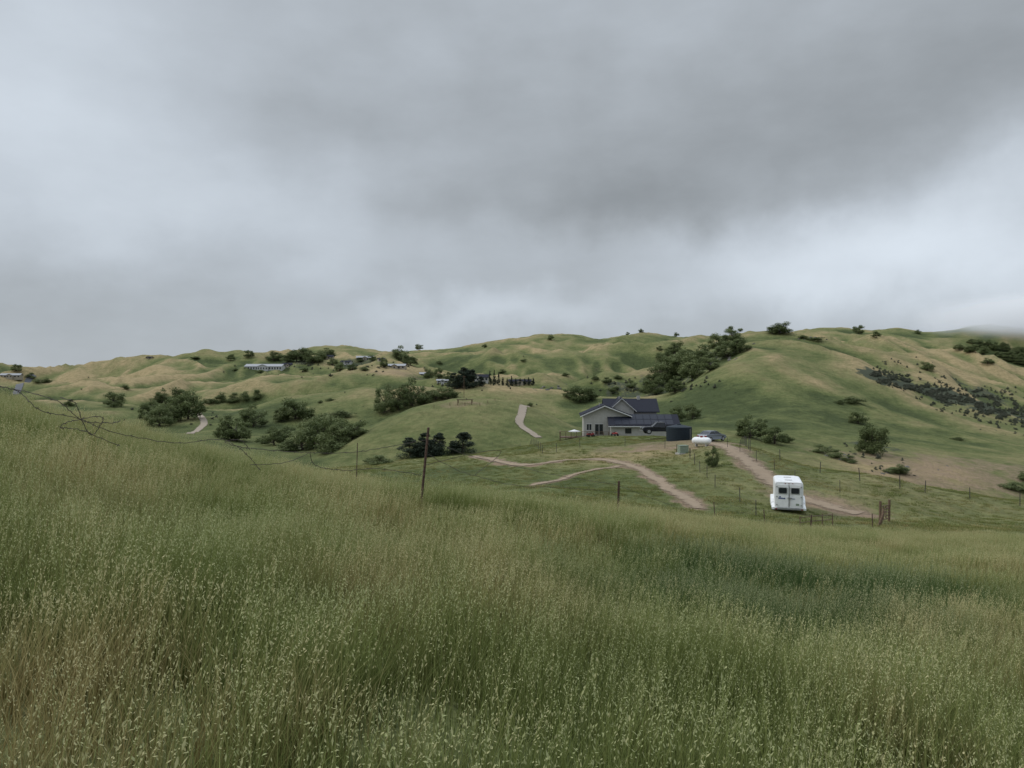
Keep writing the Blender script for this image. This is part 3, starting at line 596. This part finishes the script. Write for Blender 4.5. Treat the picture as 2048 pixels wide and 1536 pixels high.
b=MB(); b.cyl((0,0,0),(0,0,Ht),R_,n=40)
b.obj("tank_body",M_tank,wtk)
b=MB(); b.cyl((0,0,Ht-.002),(0,0,Ht+.32),R_*1.0,.35,40); b.cyl((0,0,Ht+.32),(0,0,Ht+.45),.3,.3,20)
for k in range(6): b.cyl((0,0,.25+k*Ht/6.5),(0,0,.31+k*Ht/6.5),R_+.03,n=40)
b.obj("tank_lid_and_ribs",M_tank,wtk)
b=MB(); b.cyl((R_*.7,-R_*.75,0.1),(R_*.7,-R_*.75,Ht*.9),.04); b.obj("pipe",M_aste,wtk)
p=hit(1403,893,dmin=60)
pt=empty("propane_tank",(p.x,p.y,p.z),math.radians(-35)); rr_=.47
b=MB(); secs=[]
for (xx,rk) in [(-1.25,.05),(-1.2,.5),(-1.1,.75),(-.95,.93),(-.8,1),(.8,1),(.95,.93),(1.1,.75),(1.2,.5),(1.25,.05)]:
    secs.append([(xx,rr_*rk*math.cos(t),.72+rr_*rk*math.sin(t)) for t in np.linspace(0,2*math.pi,20,endpoint=False)])
b.loft(secs); b.obj("tank",M_white,pt,smooth=True); b=MB(); b.cyl((0,0,1.15),(0,0,1.36),.18); b.obj("valve_dome",M_red,pt)
b=MB(); b.box(-.75,-.6,-.35,.35,0,.4); b.box(.6,.75,-.35,.35,0,.4); b.obj("saddle_feet",M_conc,pt)
p=hit(1366,907,dmin=60); ub=empty("utility_box",p,math.radians(12)); b=MB(); b.box(-.55,.55,-.4,.4,.08,.95); b.box(-.58,.58,-.43,.43,.95,1.02); b.box(-.015,.015,-.415,-.402,.12,.93); b.obj("cabinet",M_util,ub,bevel=.02); b=MB(); b.box(-.75,.75,-.6,.6,-.2,.08); b.obj("pad",M_conc,ub)
def wheels(e,xs,hw,r,w_=.2):
    b=MB(); c=MB()
    for xx in xs:
        for sgn in(-1,1):
            b.cyl((xx,sgn*hw,r),(xx,sgn*(hw-w_),r),r,n=20); c.cyl((xx,sgn*(hw+.01),r),(xx,sgn*(hw-.05),r),r*.6,n=14)
    b.obj("tires",M_tire,e); c.obj("rims",M_rim,e)
p=hit(1424,882,dmin=60); car=empty("parked_car",(p.x,p.y,p.z),math.radians(40))
b=MB(); b.prof([(-2.35,.35,.80),(-2.38,.62,.84),(-2.25,.98,.78),(-1.55,1.02,.76),(.95,.98,.80),(2.0,.82,.78),(2.3,.66,.74),(2.35,.35,.74),(1.0,.24,.84),(-1.0,.24,.84)]); b.obj("body",M_silver,car,bevel=.06)
b=MB(); b.prof([(-1.75,1.0,.70),(-1.15,1.36,.60),(.15,1.38,.60),(1.05,.96,.72)]); b.obj("glasshouse",M_glass,car)
b=MB(); b.prof([(-1.2,1.355,.6),(-1.1,1.42,.55),(.1,1.43,.55),(.25,1.365,.6)])
for yy in(-1,1):
    for (a,c_) in [((-1.78,yy*.71,1.0),(-1.15,yy*.61,1.38)),((1.08,yy*.73,.96),(.17,yy*.61,1.39)),((-.35,yy*.725,.98),(-.35,yy*.612,1.38))]: b.cyl(a,c_,.035,n=6)
b.obj("roof_and_pillars",M_silver,car); wheels(car,(-1.4,1.4),.83,.32)
b=MB(); b.box(-2.41,-2.36,-.78,-.45,.7,.86); b.box(-2.41,-2.36,.45,.78,.7,.86); b.obj("tail_lights",M_red,car); b=MB(); b.box(-2.42,-2.385,-.26,.26,.6,.73); b.box(2.28,2.33,-.7,-.4,.56,.7); b.box(2.28,2.33,.4,.7,.56,.7); b.obj("plate_and_headlights",M_white,car)
dtr=112; x_=(1318-CX)/F*dtr; trk=empty("pickup_truck",(x_,dtr,-(867-CY)/F*dtr-0.05),math.radians(184))
b=MB(); b.prof([(-2.8,.55,.9),(-2.82,1.08,.93),(-.75,1.1,.93),(.95,1.15,.93),(2.45,1.12,.88),(2.72,.95,.86),(2.75,.5,.88),(2.3,.42,.9),(-2.3,.42,.9)]); b.obj("body",M_black,trk,bevel=.06)
b=MB(); b.prof([(-.75,1.1,.85),(-.65,1.72,.70),(.45,1.76,.70),(1.15,1.14,.84)]); b.obj("cab_glass",M_glass,trk)
b=MB(); b.prof([(-.7,1.7,.72),(-.62,1.82,.66),(.42,1.84,.66),(.52,1.72,.72)])
for yy in(-1,1):
    for (a,c_) in [((-.78,yy*.87,1.1),(-.66,yy*.71,1.74)),((1.18,yy*.85,1.14),(.47,yy*.71,1.76)),((.1,yy*.86,1.1),(.05,yy*.715,1.76))]: b.cyl(a,c_,.05,n=6)
for yy in(-.9,.9): b.box(-2.8,-.8,yy-.05,yy+.05,1.1,1.28)
b.box(-2.85,-2.78,-.85,.85,.7,1.27); b.obj("roof_pillars_bed_rails",M_black,trk); wheels(trk,(-1.75,1.8),.95,.42,.28)
b=MB(); b.box(2.72,2.78,-.8,-.5,.8,.98); b.box(2.72,2.78,.5,.8,.8,.98); b.box(2.7,2.84,-.85,.85,.48,.62); b.obj("headlights_bumper",M_aste,trk)
# ------------------------------------------------------------------ horse trailer (rear towards camera)
p=hit(1578,1026,dmin=44); sc=p.y/54.0
tra=empty("horse_trailer",(p.x,p.y,p.z-0.02),math.radians(-18.0),sc*1.03)
def hsec(y,hw,z0,z1,rad,n=5):
    pts=[(-hw,y,z0),(hw,y,z0)]
    for k in range(n+1): t=k/n*math.pi/2; pts.append((hw-rad+rad*math.cos(t),y,z1-rad+rad*math.sin(t)))
    for k in range(n+1): t=k/n*math.pi/2; pts.append((-hw+rad-rad*math.sin(t),y,z1-rad+rad*math.cos(t)))
    return pts
b=MB(); b.loft([hsec(0,.93,.32,2.22,.16),hsec(.04,.97,.30,2.27,.20),hsec(3.6,.97,.30,2.27,.20),hsec(4.3,.80,.32,2.22,.25),hsec(4.8,.45,.36,2.05,.25)]); b.obj("body_shell",M_white,tra)
b=MB()
for s in(-1,1):
    secs=[]
    for k in range(9):
        t=math.pi*k/8; y=2.4-1.15*math.cos(t); z=.36+.62*math.sin(t); secs.append([(s*.96,y,.3),(s*1.2,y,.3),(s*1.2,y,max(z,.31)-.04),(s*1.16,y,max(z,.31)),(s*.96,y,max(z,.31)+.02)])
    if s>0: secs=secs[::-1]
    b.loft(secs)
    b.loft([[(s*.95,yy,.22),(s*1.17,yy,.22),(s*(1.17),yy,zz),(s*.95,yy,zz+.04)] for yy,zz in ((.1,.36),(.5,.42),(1.25,.5))])
b.obj("fenders",M_white,tra)
b=MB()
for s in(-1,1):
    for y in(1.95,2.85): b.cyl((s*1.12,y,.34),(s*.86,y,.34),.34,n=18)
b.cyl((0,5.9,.1),(0,5.9,.55),.05); b.obj("wheels_and_jack",M_tire,tra)
b=MB(); b.box(-.05,.05,4.7,6.2,.38,.46); b.cyl((-.5,4.7,.42),(0,5.8,.42),.04); b.cyl((.5,4.7,.42),(0,5.8,.42),.04); b.box(-.98,.98,-.1,.0,.26,.36); b.obj("hitch_and_bumper",M_aste,tra)
b=MB()
for s in(-1,1):
    xx=s*.43; b.box(xx-.40,xx+.40,-.045,-.005,.40,2.08)
b.obj("rear_doors",M_white,tra,bevel=.02)
b=MB()
for s in(-1,1):
    xx=s*.42
    b.add([(xx+a*.27,-.058,1.62+c) for a,c in [(-1,-.12),(-.85,-.18),(.85,-.18),(1,-.12),(1,.13),(.85,.2),(-.85,.2),(-1,.13)]],[tuple(range(8))])
b.obj("door_windows",M_glass,tra)
b=MB(); b.box(-.012,.012,-.055,-.047,.42,2.06)
for s in(-1,1):
    for z in (.6,1.2,1.9): b.box(s*.83-.05,s*.83+.05,-.075,-.05,z-.03,z+.03)
    xx=s*.42
    for (a0,a1,c0,c1) in [(-.31,.31,1.83,1.86),(-.31,.31,1.40,1.43),(-.31,-.285,1.43,1.83),(.285,.31,1.43,1.83)]: b.box(xx+a0,xx+a1,-.068,-.05,c0,c1)
b.cyl((.05,-.09,.55),(.05,-.09,1.9),.018); b.box(-.1,.2,-.11,-.06,1.08,1.14); b.obj("hinges_and_latch",M_aste,tra)
b=MB()
for s in(-1,1): b.box(s*.87-.05,s*.87+.05,-.125,-.102,.27,.35)
for s in(-1,0,1): b.box(s*.25-.04,s*.25+.04,-.03,.0,2.13,2.17)
b.obj("tail_lights",M_red,tra)
b=MB()
for k,(x0,w_) in enumerate([(-.72,.10),(-.60,.06),(-.52,.08),(-.42,.05),(-.35,.09),(.18,.05),(.25,.09),(.36,.05)]): b.box(x0,x0+w_,-.056,-.048,1.02 if k<5 else 1.03,1.11 if k<5 else 1.08)
b.box(-.66,-.56,-.056,-.048,1.13,1.22)
b.obj("door_lettering",M_blue,tra)
b=MB(); b.box(.46,.68,-.062,-.048,.58,.72); b.obj("licence_plate",M_util,tra)
b=MB()
for y in(1.0,2.6): b.box(-.25,.25,y-.2,y+.2,2.27,2.33)
b.obj("roof_vents",M_trim,tra,bevel=.02)
# ------------------------------------------------------------------ fences
def fence(name,uv,step,hgt,mat,rad=.03,wires=4,dmin=45,rnd=0.04,P=None):
    P=P or path(uv,dmin=dmin); b=MB(); posts=[]
    for a,c in zip(P[:-1],P[1:]):
        n=max(1,int((a-c).length/step))
        for k in range(n): posts.append(a.lerp(c,k/n))
    posts.append(P[-1]); tops=[]
    for q_ in posts:
        z=h1(q_.x,q_.y); t=Vector((random.gauss(0,rnd),random.gauss(0,rnd),hgt*random.uniform(.92,1.08))); base=Vector((q_.x,q_.y,z-.1)); b.cyl(base,base+t,rad,rad,6,0); tops.append((base,t))
    for (a,ta),(c,tc) in zip(tops[:-1],tops[1:]):
        for k in range(wires):
            f_=(k+1)/(wires+.15); b.cyl(a+ta*f_,c+tc*f_,.006,.006,3,1,False)
    return b.obj(name,[mat,M_wire])
fence("wire_fence",[(1446,879),(1500,903),(1560,922),(1640,946),(1720,962),(1800,978),(1850,985),(1940,998),(2040,1012)],3.4,1.4,M_post,.04)
fence("wire_fence",[(1380,918),(1400,945),(1430,975),(1480,1005),(1512,1032)],3.8,1.3,M_post,.03)
fence("wire_fence",[(940,900),(985,893),(1040,893),(1085,907),(1113,905),(1160,895),(1250,893),(1330,897),(1380,918)],4.6,1.3,M_post,.035)
fence("wire_fence",[(1455,895),(1480,905),(1590,962),(1680,985)],4.2,1.25,M_post,.026)
fence("wire_fence",[(1430,1035),(1530,1050),(1620,1058),(1745,1056)],4.0,1.05,M_rust,.03,3)
a=hit(1760,1048,dmin=44)
c=Vector((a.x+2.0,a.y+2.6,0)); c.z=h1(c.x,c.y)
ge=empty("ranch_gate",a); dv=(c-a); b=MB()
for f_ in (0,1): b.cyl(dv*f_+Vector((0,0,-.2)),dv*f_+Vector((0.03,0,1.65)),.09,n=8)
b.obj("gate_posts",M_wood,ge); b=MB()
for z in (.25,.5,.75,1.0,1.25): b.cyl(dv*.05+Vector((0,0,z)),dv*.95+Vector((0,0,z)),.035,n=6)
for f_ in(.05,.35,.65,.95): b.cyl(dv*f_+Vector((0,0,.2)),dv*f_+Vector((0,0,1.3)),.04,n=6)
b.cyl(dv*.05+Vector((0,0,.25)),dv*.95+Vector((0,0,1.25)),.03,n=6); b.obj("gate_panel",M_wood,ge)
for k in range(4):
    q_=a+Vector((-.2-.35*k,-.5-.5*k,0)); b=MB(); b.cyl((0,0,-.2),(.25+.1*k,.1,1.25-.12*k),.07,n=7); b.obj("leaning_fence_post",M_wood).location=(q_.x,q_.y,h1(q_.x,q_.y))
b=MB(); A_=hit(1600,1058,dmin=40); C_=hit(1665,1050,dmin=40)
for f_ in np.linspace(0,1,4):
    q_=A_.lerp(C_,f_); z=h1(q_.x,q_.y); b.cyl((q_.x,q_.y,z-.1),(q_.x,q_.y,z+.8),.035,n=7)
for z in(.4,.72): b.cyl((A_.x,A_.y,h1(A_.x,A_.y)+z),(C_.x,C_.y,h1(C_.x,C_.y)+z),.025,n=6)
b.obj("rail_fence",M_wood)
def pt3(u,v,d): return Vector(((u-CX)/F*d,d,-(v-CY)/F*d))
def tpost(u0,u1,v1,d,w=.035):
    x=(u0-CX)/F*d; base=Vector((x,d,h1(x,d)-.1)); top=pt3(u1,v1,d-.3); b=MB(); b.cyl(base,top,w*.75,w*.75,4)
    ax=(top-base)
    for k in range(14):
        q_=base+ax*(.25+.72*k/14); b.cyl(q_+Vector((-w*.9,-.02,0)),q_+Vector((w*.9,-.02,0)),.008,n=4)
    return b.obj("fence_post",M_rust)
tpost(840,857,855,15.5,.034); tpost(1235,1238,962,24,.045); tpost(712,715,886,21,.015)
def wire(pts,r=.0055,barbs=True):
    P_=[pt3(*p) for p in pts]; out=[]
    for k in range(len(P_)-1):
        p0=P_[max(k-1,0)];p1=P_[k];p2=P_[k+1];p3=P_[min(k+2,len(P_)-1)]
        for j in range(10):
            t=j/10; out.append(.5*((2*p1)+(-p0+p2)*t+(2*p0-5*p1+4*p2-p3)*t*t+(-p0+3*p1-3*p2+p3)*t**3)+Vector((random.gauss(0,.004),0,random.gauss(0,.006))))
    out.append(P_[-1]); b=MB(); b.tube(out,r,5)
    if barbs:
        for k in range(3,len(out)-1,4):
            q_=out[k]
            for s in range(2):
                v_=Vector((random.gauss(0,1),random.gauss(0,1),random.gauss(0,1))).normalized()*.03; b.cyl(q_-v_,q_+v_,.0032,.0032,4)
    return b
wb=MB()
def addw(*a,**k):
    w_=wire(*a,**k); o=len(wb.v); wb.v+=w_.v; wb.f+=[tuple(o+i for i in f) for f in w_.f]; wb.m+=w_.m
addw([(-80,755,11),(0,773,11),(60,785,11),(120,805,11),(160,838,11.2),(205,846,11.5),(240,842,12)])
addw([(-60,770,11),(30,780,11),(80,820,11),(150,835,11.3),(230,865,12),(350,885,12.5),(440,878,13),(475,893,13),(520,898,13.5),(620,905,14),(700,905,14.5),(780,893,15),(856,880,15.4)])
addw([(120,795,11),(150,806,11),(168,850,11.2),(185,870,11.4),(205,835,11.5),(150,840,11.2),(120,855,11),(160,860,11.3),(240,892,12)])
addw([(475,893,13),(500,915,13.3),(520,940,13.6)]); addw([(475,893,13),(450,884,13),(480,880,13.2),(500,900,13.3)],barbs=False)
addw([(620,905,14),(630,930,14.2),(680,940,14.5),(760,938,15),(842,950,15.4)]); addw([(620,905,14),(570,925,13.8),(500,930,13.4)],barbs=False)
addw([(856,870,15.4),(920,905,17),(1000,925,19),(1110,950,21.5),(1237,970,24)]); addw([(850,905,15.4),(930,945,17),(1040,972,20),(1130,975,22),(1237,985,24)])
addw([(1237,972,24),(1340,1010,27),(1400,1030,30)],barbs=False); addw([(850,930,15.4),(1000,900,17),(950,950,17)],barbs=False)
wb.obj("barbed_wire",M_wire)
o=plant('o',1424,934,30,46,dmin=60,g=1); o.name="young_oak_tree"
# ------------------------------------------------------------------ distant houses
def farhouse(u,v,wpx,hpx,dmin,wallm,roofm,rz=0,name="distant_house"):
    p=hit(u,v,dmin=dmin); s=p.y/F; W=wpx*s; Hh=hpx*s; dp=max(7,W*.35)
    e=empty(name,(p.x,p.y,p.z),rz); w=MB(); gable(w,-W/2,W/2,0,dp,-3,Hh*.6,Hh,'x'); gable(w,-W*.15,W*.15,-2.5,dp/2,-3,Hh*.55,Hh*.9,'y'); w.obj("walls",wallm,e)
    r=MB(); roof(r,-W/2,W/2,0,dp,Hh*.6,Hh,'x',.6,.25); roof(r,-W*.15,W*.15,-2.5,dp/2,Hh*.55,Hh*.9,'y',.5,.25); r.obj("roof",roofm,e)
    g=MB(); n=max(3,int(W/3.2))
    for k in range(n):
        xx=-W/2+W*(k+.5)/n
        if abs(xx)<W*.17: g.box(xx-.7,xx+.7,-2.58,-2.5,Hh*.12,Hh*.42)
        else: g.box(xx-.8,xx+.8,-.08,.0,Hh*.12,Hh*.46)
    g.obj("windows",M_glass,e)
M_tan=simple("tan_wall",(0.33,0.29,0.23),0.9,0.08); M_groof=simple("grey_roof",(0.30,0.31,0.33),0.8,0.1); M_lw=simple("light_grey_wall",(0.46,0.46,0.45),0.8,0.1)
farhouse(526,740,74,12,500,M_lw,M_groof); farhouse(730,720,34,8,600,M_tan,M_groof,.1); farhouse(790,737,40,9,500,M_tan,M_groof,-.1); farhouse(955,762,44,13,300,M_stucco,M_roof,.05)
farhouse(1040,768,44,9,300,M_tan,M_roof,.0); farhouse(297,717,10,4,800,M_tan,M_roof); farhouse(20,755,36,8,400,M_tan,M_groof,.2); farhouse(655,718,22,8,600,M_tan,M_roof)
farhouse(575,733,18,7,500,M_tan,M_roof,.3); farhouse(690,728,22,7,500,M_lw,M_roof,-.3); farhouse(850,752,20,7,400,M_tan,M_groof,.2); farhouse(765,722,16,6,600,M_tan,M_roof,.4); farhouse(885,765,22,6,400,M_lw,M_groof,.1)
e=empty("garden_pergola",hit(930,808,dmin=200)); b=MB()
for xx in(-2.4,2.4):
    for yy in(-1.5,1.5): b.box(xx-.1,xx+.1,yy-.1,yy+.1,-.3,1.5)
for xx in np.arange(-2.7,2.8,.6): b.box(xx-.05,xx+.05,-1.9,1.9,1.55,1.65)
b.box(-2.8,2.8,-1.6,-1.45,1.4,1.549); b.box(-2.8,2.8,1.45,1.6,1.4,1.549); b.obj("frame",M_wood,e)
fence("wire_fence",[(868,816),(900,812),(960,812),(990,802)],5,1.2,M_wood,.1,2,dmin=200)
pl=hit(928,800,dmin=300); b=MB(); b.cyl((0,0,-.5),(0,0,14),.16,.1,8); b.box(-1.1,1.1,-.08,.08,13,13.2); b.obj("utility_pole",M_wood).location=pl
# ------------------------------------------------------------------ low cloud hugging the far right ridge (one soft-edged volume)
m,nt,b=newmat("mist"); nt.nodes.remove(b); vs=N(nt,'ShaderNodeVolumePrincipled'); vs.inputs['Color'].default_value=(.97,.98,1,1); vs.inputs['Anisotropy'].default_value=0.0
P=pos(nt); q_=vmath(nt,'MULTIPLY',vmath(nt,'SUBTRACT',P,(1330.0,1370.0,128.0)).outputs[0],(1/620,1/290,1/64)); ln=vmath(nt,'LENGTH',q_.outputs[0]).outputs['Value']
nn=noise(nt,P,0.008,3,0.5); ln=math_(nt,'ADD',ln,math_(nt,'MULTIPLY_ADD',nn.outputs[0],0.5,-0.25))
dn=mr(nt,ln,0.4,1.0,0.022,0.0); L(nt,dn,vs.inputs['Density']); L(nt,math_(nt,'MULTIPLY',dn,0.22),vs.inputs['Emission Strength']); vs.inputs['Emission Color'].default_value=(.92,1,1.07,1)  # emission added: the mist glows in place of multiply scattered light
L(nt,vs.outputs[0],nt.nodes['Material Output'].inputs['Volume'])
b=MB(); b.box(640,2000,1060,1680,40,205); b.obj("low_cloud",m)
# ------------------------------------------------------------------ world
W=bpy.data.worlds.new("World"); scene.world=W; W.use_nodes=True; nt=W.node_tree; bg=nt.nodes['Background']
tc=N(nt,'ShaderNodeTexCoord'); Dv=tc.outputs['Generated']
wn=noise(nt,Dv,2.2,3,0.55); wv=vmath(nt,'MULTIPLY',vmath(nt,'SUBTRACT',wn.outputs['Color'],(.5,.5,.5)).outputs[0],(0.40,0.0,0.26)); Dw=vmath(nt,'ADD',Dv,wv.outputs[0]).outputs[0]
wn2=noise(nt,Dv,7,5,0.55); wv2=vmath(nt,'MULTIPLY',vmath(nt,'SUBTRACT',wn2.outputs['Color'],(.5,.5,.5)).outputs[0],(0.14,0.0,0.13)); Dw=vmath(nt,'ADD',Dw,wv2.outputs[0]).outputs[0]
acc=None
BL=[(1250,330,800,190,-.11),(1900,540,420,130,.24),(1950,400,260,110,.10),(330,420,430,160,.12),(60,250,300,260,.10),(0,0,500,200,.09),(150,640,420,110,-.05),(900,648,330,45,.15),(1150,520,500,70,.03),(1250,440,420,70,-.08),(1500,590,500,60,.06),(700,430,260,90,.05),(1900,100,400,220,-.06)]
for (u,v,su,sv,am) in BL:
    dr=Vector(((u-CX)/F,1,(CY-v)/F)).normalized()
    q_=vmath(nt,'MULTIPLY',vmath(nt,'SUBTRACT',Dw,(dr.x,dr.y,dr.z)).outputs[0],(F/su,0.9,F/sv))
    ln=vmath(nt,'LENGTH',q_.outputs[0]).outputs['Value']; g_=mr(nt,ln,0,1.5,am,0)
    acc=g_ if acc is None else math_(nt,'ADD',acc,g_)
st=vmath(nt,'MULTIPLY',Dv,(1.6,1.6,3.4)); n1=noise(nt,st.outputs[0],1.5,5,0.5); n2_=noise(nt,st.outputs[0],4.5,6,0.55)
B=math_(nt,'ADD',acc,0.480); B=math_(nt,'ADD',B,math_(nt,'MULTIPLY_ADD',n1.outputs[0],0.18,-0.09)); B=math_(nt,'ADD',B,math_(nt,'MULTIPLY_ADD',n2_.outputs[0],0.14,-0.07))
sep=N(nt,'ShaderNodeSeparateXYZ'); L(nt,Dv,sep.inputs[0])
B=math_(nt,'ADD',B,mr(nt,sep.outputs[2],0.50,0.9,0,1.0)); B=math_(nt,'MAXIMUM',B,0.2)
tint=mixc(nt,mr(nt,B,0.3,0.6),(0.92,1.0,1.07),(0.91,1.0,1.10))
col=vmath(nt,'SCALE',tint); L(nt,B,col.inputs['Scale'])
sky=N(nt,'ShaderNodeTexSky'); sky.sky_type='NISHITA'; sky.sun_disc=False; sky.sun_elevation=math.radians(40); sky.sun_rotation=math.radians(-85)
sk=vmath(nt,'SCALE',sky.outputs[0]); sk.inputs['Scale'].default_value=0.10
L(nt,mixc(nt,0.04,col.outputs[0],sk.outputs[0]),bg.inputs[0]); bg.inputs[1].default_value=1.0
sl=bpy.data.lights.new("sun",'SUN'); sl.energy=1.5; sl.angle=math.radians(20); sl.color=(1,.96,.90); so_=bpy.data.objects.new("sun",sl); scene.collection.objects.link(so_)
el=math.radians(40); az=math.radians(-85); dirv=Vector((math.sin(az)*math.cos(el),math.cos(az)*math.cos(el),math.sin(el))); so_.rotation_euler=dirv.to_track_quat('Z','Y').to_euler()
# ------------------------------------------------------------------ camera
cd=bpy.data.cameras.new("camera"); cd.sensor_width=36; cd.lens=36*F/2048; cd.clip_start=.05; cd.clip_end=30000
cam=bpy.data.objects.new("camera",cd); cam.rotation_euler=(math.radians(90),0,0); scene.collection.objects.link(cam); scene.camera=cam
scene.view_settings.view_transform='Standard'; scene.view_settings.look='None'; scene.view_settings.exposure=0
